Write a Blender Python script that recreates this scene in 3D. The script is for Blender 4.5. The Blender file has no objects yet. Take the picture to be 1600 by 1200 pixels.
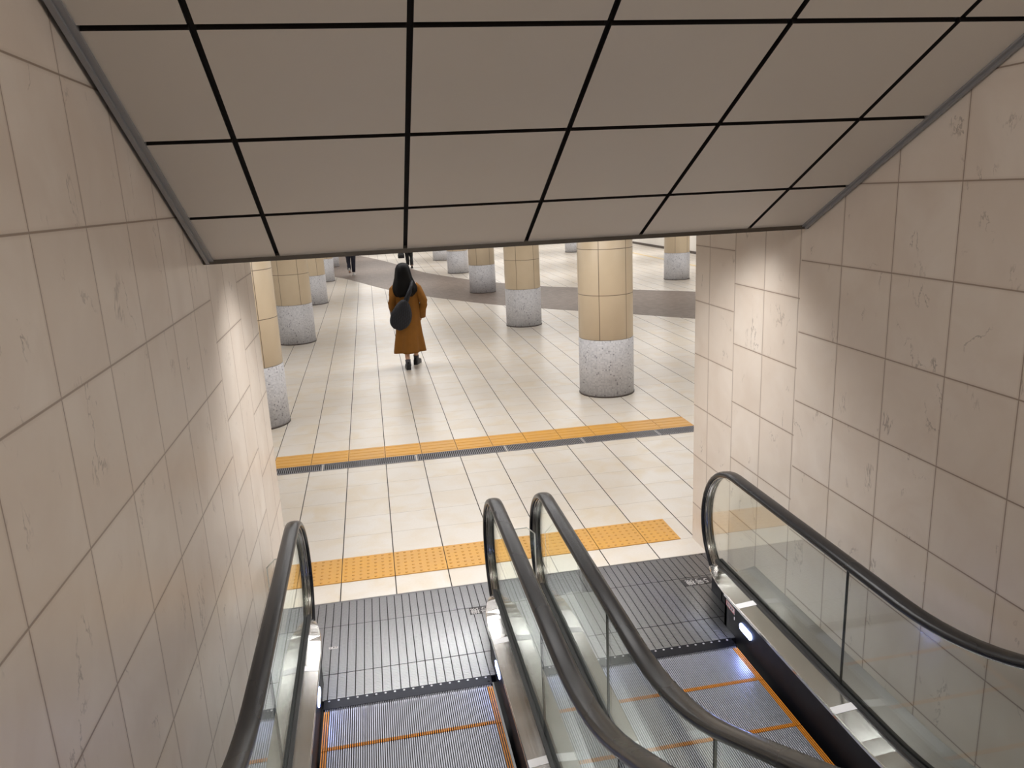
import bpy, bmesh, math, random
from math import sin, cos, pi, radians, sqrt, atan, tan, floor
from mathutils import Vector, Matrix
random.seed(4)
SC = bpy.context.scene
COL = SC.collection

# ------------------------------------------------------------------ materials
def lin(r, g, b):
    f = lambda c: (c/255/12.92) if c/255 <= .04045 else ((c/255+.055)/1.055)**2.4
    return (f(r), f(g), f(b), 1)

class G:
    """small helper that writes node graphs as expressions"""
    def __init__(s, name):
        s.m = bpy.data.materials.new(name); s.m.use_nodes = True
        s.t = s.m.node_tree; s.n = s.t.nodes; s.n.clear()
        s.out = s.n.new('ShaderNodeOutputMaterial')
    def put(s, sock, v):
        if isinstance(v, bpy.types.NodeSocket): s.t.links.new(v, sock)
        else: sock.default_value = v
    def math(s, op, a, b=0.0, c=0.0):
        n = s.n.new('ShaderNodeMath'); n.operation = op
        s.put(n.inputs[0], a); s.put(n.inputs[1], b)
        if op in ('SMOOTH_MIN', 'MULTIPLY_ADD', 'WRAP', 'COMPARE'): s.put(n.inputs[2], c)
        return n.outputs[0]
    def step(s, x, lo, hi, a=0.0, b=1.0):
        n = s.n.new('ShaderNodeMapRange'); n.clamp = True
        n.inputs['From Min'].default_value = lo; n.inputs['From Max'].default_value = hi
        n.inputs['To Min'].default_value = a; n.inputs['To Max'].default_value = b
        s.put(n.inputs['Value'], x); return n.outputs[0]
    def mix(s, f, a, b):
        n = s.n.new('ShaderNodeMix'); n.data_type = 'RGBA'
        s.put(n.inputs[0], f); s.put(n.inputs[6], a); s.put(n.inputs[7], b); return n.outputs[2]
    def pos(s, obj=False):
        if obj: v = s.n.new('ShaderNodeTexCoord').outputs['Object']
        else: v = s.n.new('ShaderNodeNewGeometry').outputs['Position']
        x = s.n.new('ShaderNodeSeparateXYZ'); s.put(x.inputs[0], v)
        return v, x.outputs[0], x.outputs[1], x.outputs[2]
    def vec(s, x, y, z):
        n = s.n.new('ShaderNodeCombineXYZ')
        for i, v in enumerate((x, y, z)): s.put(n.inputs[i], v)
        return n.outputs[0]
    def noise(s, v, scale, detail=3, rough=.5, dist=0):
        n = s.n.new('ShaderNodeTexNoise'); s.put(n.inputs['Vector'], v)
        n.inputs['Scale'].default_value = scale; n.inputs['Detail'].default_value = detail
        n.inputs['Roughness'].default_value = rough; n.inputs['Distortion'].default_value = dist
        return n.outputs[0]
    def white(s, v):
        n = s.n.new('ShaderNodeTexWhiteNoise'); s.put(n.inputs['Vector'], v)
        return n.outputs['Value'], n.outputs['Color']
    def edge(s, x, period, off=0.0):
        """distance in metres to the nearest joint of a repeating grid, and the cell number"""
        q = s.math('DIVIDE', s.math('SUBTRACT', x, off), period)
        c = s.math('FLOOR', q); f = s.math('SUBTRACT', q, c)
        d = s.math('MULTIPLY', s.math('MINIMUM', f, s.math('SUBTRACT', 1.0, f)), period)
        return d, c
    def bump(s, h, strength=.3, dist=.01):
        n = s.n.new('ShaderNodeBump'); s.put(n.inputs['Height'], h)
        n.inputs['Strength'].default_value = strength; n.inputs['Distance'].default_value = dist
        return n.outputs[0]
    def bsdf(s, col, rough=.5, metal=0.0, normal=None, spec=.5, **kw):
        n = s.n.new('ShaderNodeBsdfPrincipled')
        s.put(n.inputs['Base Color'], col); s.put(n.inputs['Roughness'], rough); s.put(n.inputs['Metallic'], metal)
        n.inputs['Specular IOR Level'].default_value = spec
        if normal: s.put(n.inputs['Normal'], normal)
        for k, v in kw.items(): s.put(n.inputs[k.replace('_', ' ')], v)
        s.t.links.new(n.outputs[0], s.out.inputs[0]); return s.m

def plain(name, col, rough=.5, metal=0.0, var=.06, scale=14, spec=.5):
    g = G(name); v, x, y, z = g.pos(True)
    n = g.noise(v, scale, 4)
    d = tuple(c*(1-var*2) for c in col[:3])+(1,); l = tuple(min(1, c*(1+var*2)) for c in col[:3])+(1,)
    return g.bsdf(g.mix(n, d, l), g.step(n, .2, .8, max(0.02, rough-.05), rough+.05), metal, spec=spec)

def m_floor():
    g = G('cream_floor_tiles'); v, x, y, z = g.pos()
    yo = g.math('SUBTRACT', y, g.math('MULTIPLY', g.math('GREATER_THAN', y, 8.0), -.05+.4*.0))
    dx, cx = g.edge(x, .4, -.8212); dy, cy = g.edge(yo, .4, 5.7585)
    r, rc = g.white(g.vec(cx, cy, 3.0))
    sv = g.n.new('ShaderNodeVectorMath'); sv.operation = 'MULTIPLY_ADD'
    g.put(sv.inputs[0], rc); sv.inputs[1].default_value = (9, 9, 9); g.put(sv.inputs[2], v)
    n = g.noise(sv.outputs[0], 3.2, 4, .5, .6)
    t = g.mix(g.step(n, .42, .68), lin(216, 211, 204), lin(211, 199, 180))
    t = g.mix(g.step(r, 0, 1, 0, .5), t, lin(206, 198, 188))
    fine = g.noise(v, 60, 3); t = g.mix(g.step(fine, .3, .8, 0, .14), t, lin(178, 164, 145))
    jy = g.step(dy, .0012, .0026, .55, 0); jx = g.step(dx, .003, .0052, 1, 0)
    t = g.mix(jy, t, lin(104, 92, 80)); t = g.mix(jx, t, lin(44, 38, 34))
    j = g.math('MAXIMUM', jx, jy)
    return g.bsdf(t, g.step(j, 0, 1, .3, .8), 0, g.bump(j, .25, -.004))

def m_wall():
    g = G('cream_marble_wall'); v, x, y, z = g.pos()
    dy, cy = g.edge(y, .3885, 5.12)
    grp = g.math('MULTIPLY', g.math('GREATER_THAN', y, 3.94), g.math('LESS_THAN', y, 4.738))
    zo = g.math('SUBTRACT', z, g.math('MULTIPLY', grp, .19))
    dz, cz = g.edge(zo, .4045, 1.927)
    r, rc = g.white(g.vec(cy, cz, x))
    sv = g.n.new('ShaderNodeVectorMath'); sv.operation = 'MULTIPLY_ADD'
    g.put(sv.inputs[0], rc); sv.inputs[1].default_value = (7, 7, 7); g.put(sv.inputs[2], v)
    w = sv.outputs[0]
    cloud = g.noise(w, 3.0, 4, .55, .5)
    t = g.mix(g.step(cloud, .35, .7), lin(232, 222, 211), lin(221, 208, 195))
    wz = g.n.new('ShaderNodeVectorMath'); wz.operation = 'MULTIPLY'; g.put(wz.inputs[0], w); wz.inputs[1].default_value = (1, 1.3, .6)
    vein = g.noise(wz.outputs[0], 3.0, 6, .6, .4)
    vm = g.step(g.math('ABSOLUTE', g.math('SUBTRACT', vein, .5)), .002, .009, 1, 0)
    patch = g.step(g.noise(w, 5.5, 3), .56, .64)
    t = g.mix(g.math('MULTIPLY', g.math('MULTIPLY', vm, patch), .55), t, lin(120, 106, 96))
    t = g.mix(g.step(r, 0, 1, 0, .35), t, lin(216, 202, 188))
    j = g.math('MAXIMUM', g.step(dy, .0016, .0032, 1, 0), g.step(dz, .002, .004, 1, 0))
    halo = g.math('MAXIMUM', g.step(dy, .003, .014, .22, 0), g.step(dz, .003, .014, .22, 0))
    t = g.mix(halo, t, lin(168, 146, 126)); t = g.mix(g.math('MULTIPLY', j, .85), t, lin(142, 122, 106))
    nm = g.bump(g.math('ADD', g.math('MULTIPLY', g.noise(w, 9, 3), .3), g.math('MULTIPLY', j, -1.0)), .22, .004)
    return g.bsdf(t, .34, 0, nm, spec=.4)

def m_mosaic():
    g = G('grey_mosaic_tiles'); v, x, y, z = g.pos(True)
    a = g.math('MULTIPLY', g.math('ARCTAN2', x, y), .375)
    da, ca = g.edge(a, .021); dz, cz = g.edge(z, .021)
    r, rc = g.white(g.vec(ca, cz, 1.0))
    t = g.mix(r, lin(182, 183, 190), lin(212, 212, 217))
    dark = g.math('MULTIPLY', g.math('GREATER_THAN', r, .93), g.step(g.noise(v, 9, 2), .42, .5))
    t = g.mix(dark, t, lin(140, 140, 150))
    j = g.math('MAXIMUM', g.step(da, .0008, .0022, 1, 0), g.step(dz, .0008, .0022, 1, 0))
    t = g.mix(g.math('MULTIPLY', j, .6), t, lin(228, 227, 226))
    return g.bsdf(t, .42, 0, g.bump(j, .2, -.002))

def m_shaft():
    g = G('beige_column_tiles'); v, x, y, z = g.pos(True)
    a = g.math('ARCTAN2', x, g.math('MULTIPLY', y, -1.0))
    da, ca = g.edge(a, pi/3, pi/6); da = g.math('MULTIPLY', da, .37)
    dz, cz = g.edge(z, .602, .785)
    n = g.noise(v, 5, 4); r, rc = g.white(g.vec(ca, cz, 2.0))
    t = g.mix(n, lin(212, 194, 166), lin(222, 206, 181)); t = g.mix(g.step(r, 0, 1, 0, .3), t, lin(200, 180, 150))
    j = g.math('MAXIMUM', g.step(da, .003, .0055, 1, 0), g.step(dz, .003, .0055, 1, 0))
    t = g.mix(g.math('MULTIPLY', j, .9), t, lin(92, 72, 52))
    return g.bsdf(t, .4, 0, g.bump(j, .3, -.004))

def m_band():
    g = G('brown_floor_mosaic'); v, x, y, z = g.pos()
    dx, cx = g.edge(x, .1); dy, cy = g.edge(y, .1)
    r, rc = g.white(g.vec(cx, cy, 5.0))
    t = g.mix(r, lin(116, 103, 95), lin(130, 117, 108))
    j = g.math('MAXIMUM', g.step(dx, .001, .003, 1, 0), g.step(dy, .001, .003, 1, 0))
    t = g.mix(g.math('MULTIPLY', j, .5), t, lin(88, 78, 70))
    return g.bsdf(t, .5, 0, spec=.3)

def m_brushed(name, col, rough=.25, axis=1, stretch=60):
    g = G(name); v, x, y, z = g.pos(True)
    k = [stretch*3, stretch*3, stretch*3]; k[axis] = 2
    w = g.vec(g.math('MULTIPLY', x, k[0]), g.math('MULTIPLY', y, k[1]), g.math('MULTIPLY', z, k[2]))
    n = g.noise(w, 1.0, 2); n2 = g.noise(v, 5, 3)
    c = g.mix(n, tuple(q*.9 for q in col[:3])+(1,), col)
    return g.bsdf(c, g.math('ADD', g.step(n2, .2, .8, rough-.04, rough+.05), g.step(n, .3, .7, -.02, .02)), 1.0, g.bump(n, .03, .001))

def m_glass(name, tint, base=.045, gain=1.0):
    """clear sheet: see-through with a mirror reflection that grows towards grazing angles (both faces)"""
    g = G(name)
    lw = g.n.new('ShaderNodeLayerWeight'); lw.inputs[0].default_value = .5
    f5 = g.math('POWER', lw.outputs['Facing'], 5.0)
    f = g.math('MULTIPLY_ADD', f5, .95*gain, base)
    tr = g.n.new('ShaderNodeBsdfTransparent'); tr.inputs[0].default_value = tint
    gl = g.n.new('ShaderNodeBsdfGlossy'); gl.inputs['Roughness'].default_value = .015; gl.inputs[0].default_value = (.95, 1, .97, 1)
    mx = g.n.new('ShaderNodeMixShader'); g.put(mx.inputs[0], f)
    g.t.links.new(tr.outputs[0], mx.inputs[1]); g.t.links.new(gl.outputs[0], mx.inputs[2])
    g.t.links.new(mx.outputs[0], g.out.inputs[0]); return g.m

def m_emit(name, col, strength):
    g = G(name); e = g.n.new('ShaderNodeEmission'); e.inputs[0].default_value = col; e.inputs[1].default_value = strength
    g.t.links.new(e.outputs[0], g.out.inputs[0]); return g.m

def m_weave():
    g = G('dark_woven_fabric'); v, x, y, z = g.pos(True)
    dx, cx = g.edge(x, .03); dz, cz = g.edge(g.math('ADD', z, g.math('MULTIPLY', x, .5)), .024)
    r, rc = g.white(g.vec(cx, cz, 0.0))
    h = g.math('MINIMUM', dx, dz)
    return g.bsdf(g.mix(g.step(h, 0, .008), lin(16, 17, 21), lin(42, 44, 52)), .6, 0, g.bump(g.step(h, 0, .01), .6, .006), spec=.3)

MT = dict(
    floor=m_floor(), wall=m_wall(), mosaic=m_mosaic(), shaft=m_shaft(), band=m_band(),
    plaster=plain('off_white_plaster', lin(226, 222, 216), .7, 0, .03, 3),
    hallceil=plain('hall_ceiling_panel', lin(176, 168, 158), .6, 0, .02, 2),
    skirting=plain('dark_skirting', lin(70, 60, 54), .5),
    panel=plain('warm_grey_ceiling_panel', lin(222, 214, 203), .42, 0, .015, 2, spec=.35),
    gap=plain('gap_shade', lin(34, 28, 24), .8),
    channel=plain('grey_metal_channel', lin(150, 150, 152), .4, .2, .02),
    lip=plain('dark_bronze_trim', lin(84, 76, 68), .35, .6),
    rubber=plain('black_handrail_rubber', lin(15, 16, 22), .27, 0, .0, 1, spec=.4),
    guide=plain('handrail_guide_metal', (.36, .34, .32, 1), .2, 1.0, 0),
    steel=m_brushed('brushed_steel_deck', (.66, .655, .645, 1), .16),
    steel_dull=m_brushed('dull_steel_deck', (.42, .42, .41, 1), .33),
    skirt=plain('black_skirt_panel', lin(18, 19, 24), .5, 0, .05, 8, spec=.3),
    truss=plain('dark_truss_pan', lin(14, 14, 15), .8),
    plate=plain('ribbed_landing_metal', (.40, .40, .415, 1), .31, 1.0, 0, 3),
    plate_dark=plain('landing_groove', lin(24, 24, 26), .5, .5),
    comb=plain('dark_comb_plate', lin(44, 46, 54), .3, .85),
    comb_teeth=plain('comb_teeth_metal', lin(126, 128, 134), .35, .9),
    bolt=plain('bolt_metal', lin(205, 205, 208), .3, .8),
    cleat=plain('grey_step_cleat', lin(184, 187, 198), .36, .6, .05, 20),
    valley=plain('step_groove_black', lin(14, 14, 17), .55),
    orange=plain('orange_step_line', lin(206, 128, 26), .5, 0, .06, 30),
    glass=m_glass('clear_balustrade_glass', (.975, .992, .98, 1)),
    acrylic=m_glass('clear_acrylic_sheet', (.975, .985, .985, 1), .05),
    acrylic_edge=plain('pale_acrylic_edge', lin(206, 204, 198), .25, 0, .02),
    gasket=plain('black_gasket', lin(20, 20, 22), .5),
    tape=plain('white_reflective_tape', lin(238, 238, 242), .4, 0, .02),
    led=m_emit('blue_white_skirt_light', (.36, .46, 1.0, 1), 40),
    white=plain('white_sticker', lin(236, 232, 230), .5, 0, .03),
    red=plain('red_sticker_ink', lin(190, 40, 44), .5),
    ink=plain('dark_sticker_ink', lin(50, 40, 46), .5),
    nplate=plain('black_number_plate', lin(40, 38, 42), .4),
    nletter=plain('pale_number_letters', lin(196, 194, 194), .4, .3),
    tact=None, grate=plain('steel_grate_bars', lin(150, 150, 156), .4, .4), pit=plain('grate_pit_shade', lin(22, 21, 22), .7),
    line=plain('tan_floor_line', lin(206, 184, 138), .5),
    skin=plain('skin', lin(214, 168, 140), .5, 0, .04, 20), hair=plain('black_hair', lin(13, 12, 13), .6, 0, .2, 40, spec=.15),
    coat=plain('mustard_brown_coat', lin(132, 88, 36), .8, 0, .08, 9, spec=.2),
    sock=plain('dark_grey_sock', lin(88, 86, 92), .8), shoe=plain('black_leather', lin(22, 21, 24), .35),
    weave=m_weave(), navy=plain('navy_trousers', lin(26, 28, 46), .7), black=plain('black_trousers', lin(22, 22, 25), .7),
    jacket=plain('dark_jacket', lin(40, 41, 46), .7), shirt=plain('grey_sweater', lin(96, 96, 100), .8),
    sneaker=plain('pale_sneaker', lin(200, 198, 196), .5), eye=plain('dark_eye', lin(24, 18, 16), .2), lip_skin=plain('lips', lin(170, 96, 90), .5),
)
def m_tactile():
    g = G('yellow_tactile_tile'); v, x, y, z = g.pos()
    dx, cx = g.edge(x, .4, -.8212); r, rc = g.white(g.vec(cx, g.math('FLOOR', y), 1.0))
    n = g.noise(v, 6, 4)
    t = g.mix(r, lin(204, 154, 74), lin(210, 154, 56)); t = g.mix(g.step(n, .35, .7, 0, .4), t, lin(192, 146, 84))
    return g.bsdf(t, .45)
MT['tact'] = m_tactile()
MT['dot'] = plain('worn_tactile_dot', lin(192, 144, 72), .5)

# ------------------------------------------------------------------ mesh helpers
class MB:
    def __init__(s): s.v = []; s.f = []; s.mi = []; s.sm = []
    def add(s, vs, fs, mi=0, smooth=False):
        o = len(s.v); s.v += [tuple(p) for p in vs]
        for f in fs: s.f.append([i+o for i in f]); s.mi.append(mi); s.sm.append(smooth)
        return s
    def box(s, x0, x1, y0, y1, z0, z1, mi=0):
        vs = [(x, y, z) for z in (z0, z1) for y in (y0, y1) for x in (x0, x1)]
        return s.add(vs, [(0, 2, 3, 1), (4, 5, 7, 6), (0, 1, 5, 4), (2, 6, 7, 3), (0, 4, 6, 2), (1, 3, 7, 5)], mi)
    def hexa(s, p, mi=0):
        """8 points: bottom ring of 4, top ring of 4"""
        return s.add(p, [(3, 2, 1, 0), (4, 5, 6, 7), (0, 1, 5, 4), (1, 2, 6, 5), (2, 3, 7, 6), (3, 0, 4, 7)], mi)
    def loft(s, rings, mi=0, closed=True, cap=True, smooth=True):
        n = len(rings[0]); vs = [p for r in rings for p in r]; fs = []
        for i in range(len(rings)-1):
            for j in range(n if closed else n-1):
                a = i*n+j; b = i*n+(j+1) % n
                fs.append((a, b, b+n, a+n))
        s.add(vs, fs, mi, smooth)
        if cap and closed:
            o = len(s.v)-len(vs)
            s.f.append([o+i for i in range(n)][::-1]); s.mi.append(mi); s.sm.append(False)
            s.f.append([o+(len(rings)-1)*n+i for i in range(n)]); s.mi.append(mi); s.sm.append(False)
        return s
    def lathe(s, prof, n=48, c=(0, 0, 0), mi=0, cap=True):
        return s.loft([[(c[0]+r*cos(2*pi*k/n), c[1]+r*sin(2*pi*k/n), c[2]+z) for k in range(n)] for r, z in prof], mi, True, cap)
    def tube(s, pts, rad, n=10, mi=0, sx=1.0):
        pts = [Vector(p) for p in pts]; rings = []
        if not isinstance(rad, (list, tuple)): rad = [rad]*len(pts)
        up = Vector((.13, .21, 1)).normalized()
        for i, p in enumerate(pts):
            t = (pts[min(i+1, len(pts)-1)]-pts[max(i-1, 0)]).normalized()
            a = t.cross(up); a = a.normalized() if a.length > 1e-3 else t.cross(Vector((1, 0, 0))).normalized()
            b = t.cross(a).normalized()
            rings.append([p+(a*cos(2*pi*k/n)*sx+b*sin(2*pi*k/n))*rad[i] for k in range(n)])
        return s.loft(rings, mi)
    def ball(s, c, r, n=12, m=8, mi=0):
        rings = [[(c[0]+r[0]*sin(pi*i/m)*cos(2*pi*k/n), c[1]+r[1]*sin(pi*i/m)*sin(2*pi*k/n), c[2]-r[2]*cos(pi*i/m)) for k in range(n)] for i in [.05]+list(range(1, m))+[m-.05]]
        return s.loft(rings, mi)
    def extrude_x(s, poly, x0, x1, mi=0):
        """polygon in (y, z) given a thickness along x"""
        n = len(poly)
        vs = [(x0, y, z) for y, z in poly]+[(x1, y, z) for y, z in poly]
        fs = [list(range(n))[::-1], [n+i for i in range(n)]]+[(i, (i+1) % n, n+(i+1) % n, n+i) for i in range(n)]
        return s.add(vs, fs, mi)

WLOC = {}
def wloc(o): return WLOC.get(o.name, Vector((0, 0, 0)))
def obj(name, mb, mats, parent=None, origin=None, bevel=0):
    """link a mesh object; vertices are given in world space, origin becomes its location"""
    if origin is None: origin = wloc(parent) if parent else Vector((0, 0, 0))
    origin = Vector(origin)
    me = bpy.data.meshes.new(name)
    me.from_pydata([Vector(p)-origin for p in mb.v], [], mb.f)
    if not isinstance(mats, (list, tuple)): mats = [mats]
    for m in mats: me.materials.append(MT[m] if isinstance(m, str) else m)
    for p, i, sm in zip(me.polygons, mb.mi, mb.sm): p.material_index = i; p.use_smooth = sm
    me.validate(); me.update()
    bm = bmesh.new(); bm.from_mesh(me); bmesh.ops.recalc_face_normals(bm, faces=bm.faces); bm.to_mesh(me); bm.free()
    o = bpy.data.objects.new(name, me); COL.objects.link(o)
    o.location = origin-(wloc(parent) if parent else Vector((0, 0, 0)))
    WLOC[o.name] = origin
    if parent: o.parent = parent
    if bevel:
        b = o.modifiers.new('bevel', 'BEVEL'); b.width = bevel; b.segments = 2; b.limit_method = 'ANGLE'
    return o
def thing(name, loc, label, cat, group=None):
    o = bpy.data.objects.new(name, None); COL.objects.link(o); o.location = loc; o.empty_display_size = .1
    WLOC[o.name] = Vector(loc); return tag(o, label, cat, group)
def tag(o, label, cat, group=None, kind=None):
    o['label'] = label; o['category'] = cat
    if group: o['group'] = group
    if kind: o['kind'] = kind
    return o
def struct(o, label=None, cat=None):
    o['kind'] = 'structure'
    if label: o['label'] = label
    if cat: o['category'] = cat
    return o

XL, XR, YW = -.78, 2.36, 5.36        # corridor walls, their end
LAND = 5.09                          # where the landing plate meets the hall floor
ORD = ['first', 'second', 'third', 'fourth', 'fifth', 'sixth', 'seventh', 'eighth', 'ninth', 'tenth', 'eleventh', 'twelfth', 'thirteenth', 'fourteenth']

# ------------------------------------------------------------------ the setting
m = MB(); m.box(-9, 12.75, LAND, 48, -.3, 0)
struct(obj('floor', m, 'floor'), 'cream square floor tiles of the station hall', 'floor')
m = MB(); m.box(XL-.35, XL, -2.6, YW, -.6, 6.4)
struct(obj('wall_left', m, 'wall'), 'cream marble tiled wall left of the escalators', 'wall')
m = MB(); m.box(XR, XR+.35, -2.6, YW, -.6, 6.4)
struct(obj('wall_right', m, 'wall'), 'cream marble tiled wall right of the escalators', 'wall')
m = MB(); m.box(-9, XL-.35, YW-.25, YW, 0, 3.0)
struct(obj('wall_front', m, 'wall'), 'hall wall running off beyond the left escalator wall', 'wall')
m = MB(); m.box(XR+.35, 12.75, YW-.25, YW, 0, 3.0)
struct(obj('wall_front', m, 'wall'), 'hall wall running off behind the right escalator wall', 'wall')
m = MB(); m.box(12.75, 13, YW-.25, 48, 0, 3.0)
struct(obj('wall_hall_right', m, 'plaster'), 'white wall far off at the right side of the hall', 'wall')
m = MB(); m.box(12.72, 12.75, YW, 48, .0, .1)
struct(obj('baseboard_right', m, 'skirting'), 'dark baseboard along the far white hall wall', 'baseboard')
m = MB(); m.box(-9.2, -9, YW-.25, 48, 0, 3.0)
struct(obj('wall_hall_left', m, 'plaster'), 'white wall at the far left of the hall', 'wall')
m = MB(); m.box(-9, 12.75, 48, 48.2, 0, 3.0)
struct(obj('wall_back', m, 'plaster'), 'white wall closing the hall at the back', 'wall')
m = MB(); m.box(-9, 12.75, 3.97, 48, 2.95, 3.1)
struct(obj('ceiling_hall', m, 'hallceil'), 'flat grey ceiling over the hall', 'ceiling')
m = MB(); m.box(10.85, 11.0, 12, 47, 0, .004)
struct(obj('trim_4', m, 'line'), 'tan line in the floor beside the far white wall', 'floor line')

# sloping ceiling: panels with open joints over a dark backing
SA = .4783
def cp(x, s, n=0.0): return (x, 3.897-s*cos(SA)-n*sin(SA)*-1*-1, 2.52+s*sin(SA)-n*cos(SA))   # n: distance below the panel plane
xs = [XL+.045]+[-.433+.611*k for k in range(5)]+[XR-.035]
ss = [.012, .4506]+[.4506+.5856*k for k in range(1, 12)]
m = MB(); gp = .012
for i in range(len(xs)-1):
    for j in range(len(ss)-1):
        x0 = xs[i]+(.010 if i else 0); x1 = xs[i+1]-(.010 if i < len(xs)-2 else 0); s0 = ss[j]+(gp if j else 0); s1 = ss[j+1]-gp
        m.hexa([cp(x0, s0), cp(x1, s0), cp(x1, s1), cp(x0, s1), cp(x0, s0, -.022), cp(x1, s0, -.022), cp(x1, s1, -.022), cp(x0, s1, -.022)])
        m.mi[-5:] = [1]*5  # panel sides coloured dark to paint the shade inside the joints
m.hexa([cp(XL, 0, -.022), cp(XR, 0, -.022), cp(XR, ss[-1], -.022), cp(XL, ss[-1], -.022), cp(XL, 0, -.2), cp(XR, 0, -.2), cp(XR, ss[-1], -.2), cp(XL, ss[-1], -.2)], 1)
struct(obj('ceiling', m, ['panel', 'gap']), 'sloping ceiling of warm grey metal panels with dark joints', 'ceiling')
m = MB()
for a, b, d in ((.014, .030, .018), (.030, .050, .008)):
    m.hexa([cp(XL+a, 0, d), cp(XL+b, 0, d), cp(XL+b, ss[-1], d), cp(XL+a, ss[-1], d), cp(XL+a, 0, -.03), cp(XL+b, 0, -.03), cp(XL+b, ss[-1], -.03), cp(XL+a, ss[-1], -.03)])
struct(obj('trim_1', m, 'channel'), 'grey metal channel along the left edge of the sloping ceiling', 'trim')
m = MB()
for a, b, d in ((.010, .024, .018), (.024, .040, .008)):
    m.hexa([cp(XR-b, 0, d), cp(XR-a, 0, d), cp(XR-a, ss[-1], d), cp(XR-b, ss[-1], d), cp(XR-b, 0, -.03), cp(XR-a, 0, -.03), cp(XR-a, ss[-1], -.03), cp(XR-b, ss[-1], -.03)])
struct(obj('trim_2', m, 'channel'), 'grey metal channel along the right edge of the sloping ceiling', 'trim')
m = MB(); m.box(XL+.002, XR-.002, 3.885, 3.935, 2.505, 2.53); m.box(XL+.002, XR-.002, 3.915, 3.97, 2.53, 3.1)
struct(obj('trim_3', m, 'lip'), 'dark metal edge where the sloping ceiling ends above the hall', 'trim')

m = MB(); m.box(XL+.002, XR-.002, 3.97, 5.6, 2.74, 2.80); m.box(XL+.002, XR-.002, 5.56, 5.6, 2.8, 2.95)
struct(obj('ceiling_soffit', m, 'hallceil'), 'flat soffit just beyond the sloping ceiling edge', 'ceiling')
# curved brown band in the hall floor
near = [(-9, 35.5), (-6.5, 34.0), (-4, 31.9), (-2.6, 30.6), (-1.53, 29.4), (-1.0, 28.35), (-.44, 26.7), (.45, 23.96), (1.41, 21.85), (2.56, 19.8), (3.25, 18.8), (3.97, 17.93), (4.68, 17.12), (5.69, 16.05), (6.5, 15.1), (8.2, 13.2), (10.5, 10.6), (12.7, 8.0)]
far = [(-9, 47.9), (-5, 45.9), (-2.4, 43.3), (-1.0, 40.5), (-.07, 37.6), (.75, 34.4), (1.53, 30.6), (2.06, 28.2), (3.13, 25.3), (3.84, 23.9), (4.91, 22.2), (5.82, 21.25), (7.07, 20.0), (8.22, 18.9), (9.3, 17.8), (10.4, 16.6), (11.6, 15.3), (12.7, 14.0)]
def smooth(p, n=4):
    o = []
    for i in range(len(p)-1):
        a = Vector(p[max(i-1, 0)]); b = Vector(p[i]); c = Vector(p[i+1]); d = Vector(p[min(i+2, len(p)-1)])
        for k in range(n):
            t = k/n; o.append(.5*((2*b)+(c-a)*t+(2*a-5*b+4*c-d)*t*t+(3*b-a-3*c+d)*t**3))
    return o+[Vector(p[-1])]
N_, F_ = smooth(near), smooth(far)
m = MB()
m.add([(p.x, p.y, .003) for p in N_]+[(p.x, p.y, .003) for p in F_], [(i, i+1, len(N_)+i+1, len(N_)+i) for i in range(len(N_)-1)])
m.add([(p.x, p.y, 0) for p in N_]+[(p.x, p.y, .003) for p in N_], [(i, i+1, len(N_)+i+1, len(N_)+i) for i in range(len(N_)-1)])
struct(obj('floor_band', m, 'band'), 'curved brown mosaic band sweeping across the hall floor', 'floor band')

# ------------------------------------------------------------------ tactile blocks and drain
def tactile(x0, x1, y0, y1, label, group, dots):
    t = obj('tactile_block', MB().box(x0+.003, x1-.003, y0+.003, y1-.003, 0, .006), 'tact', origin=((x0+x1)/2, (y0+y1)/2, 0))
    tag(t, label, 'tactile paving', group)
    m = MB()
    if dots:
        nx = max(1, round((x1-x0-.006)/.0563)); cw = (x1-x0-.006)/nx; ch = (y1-y0-.006)/7; idx = {}
        def vid(p):
            q = (round(p[0], 4), round(p[1], 4), round(p[2], 4))
            if q not in idx: idx[q] = len(m.v); m.v.append(q)
            return idx[q]
        for i in range(nx):
            for j in range(7):
                cx = x0+.003+cw*(i+.5); cy = y0+.003+ch*(j+.5); rings = [[(cx+cw/2*ux, cy+ch/2*uy, .0062) for ux, uy in ((1, 0), (1, 1), (0, 1), (-1, 1), (-1, 0), (-1, -1), (0, -1), (1, -1))]]
                for r, z in ((.011, .0062), (.0095, .0095), (.007, .0107)): rings.append([(cx+r*cos(pi/4*k), cy+r*sin(pi/4*k), z) for k in range(8)])
                R = [[vid(p) for p in ring] for ring in rings]
                for u_ in range(3):
                    for k in range(8):
                        m.f.append([R[u_][k], R[u_][(k+1) % 8], R[u_+1][(k+1) % 8], R[u_+1][k]]); m.mi.append(0 if u_ == 0 else 1); m.sm.append(False)
                m.f.append(R[3]); m.mi.append(1); m.sm.append(False)
        obj('dot_pattern', m, ['tact', 'dot'], t)
    else:
        for j in range(4):
            yy = y0+.05+j*.1
            m.hexa([(x0+.012, yy-.014, .0055), (x1-.012, yy-.014, .0055), (x1-.012, yy+.014, .0055), (x0+.012, yy+.014, .0055),
                    (x0+.018, yy-.009, .0105), (x1-.018, yy-.009, .0105), (x1-.018, yy+.009, .0105), (x0+.018, yy+.009, .0105)])
        obj('bar_pattern', m, 'dot' if False else 'tact', t)
for k in range(8):
    x0 = -.8212+.4*k+(.045 if k == 0 else 0); x1 = 2.262 if k == 7 else -.8212+.4*(k+1)
    lab = f'dotted yellow tactile block, {ORD[k]} from the left in the row before the escalators'
    if k == 7: lab = 'narrow dotted yellow tactile block ending the row beside the right wall'
    tactile(x0, x1, 5.3576, 5.7585, lab, 'dotted tactile blocks before the escalators', True)
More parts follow.
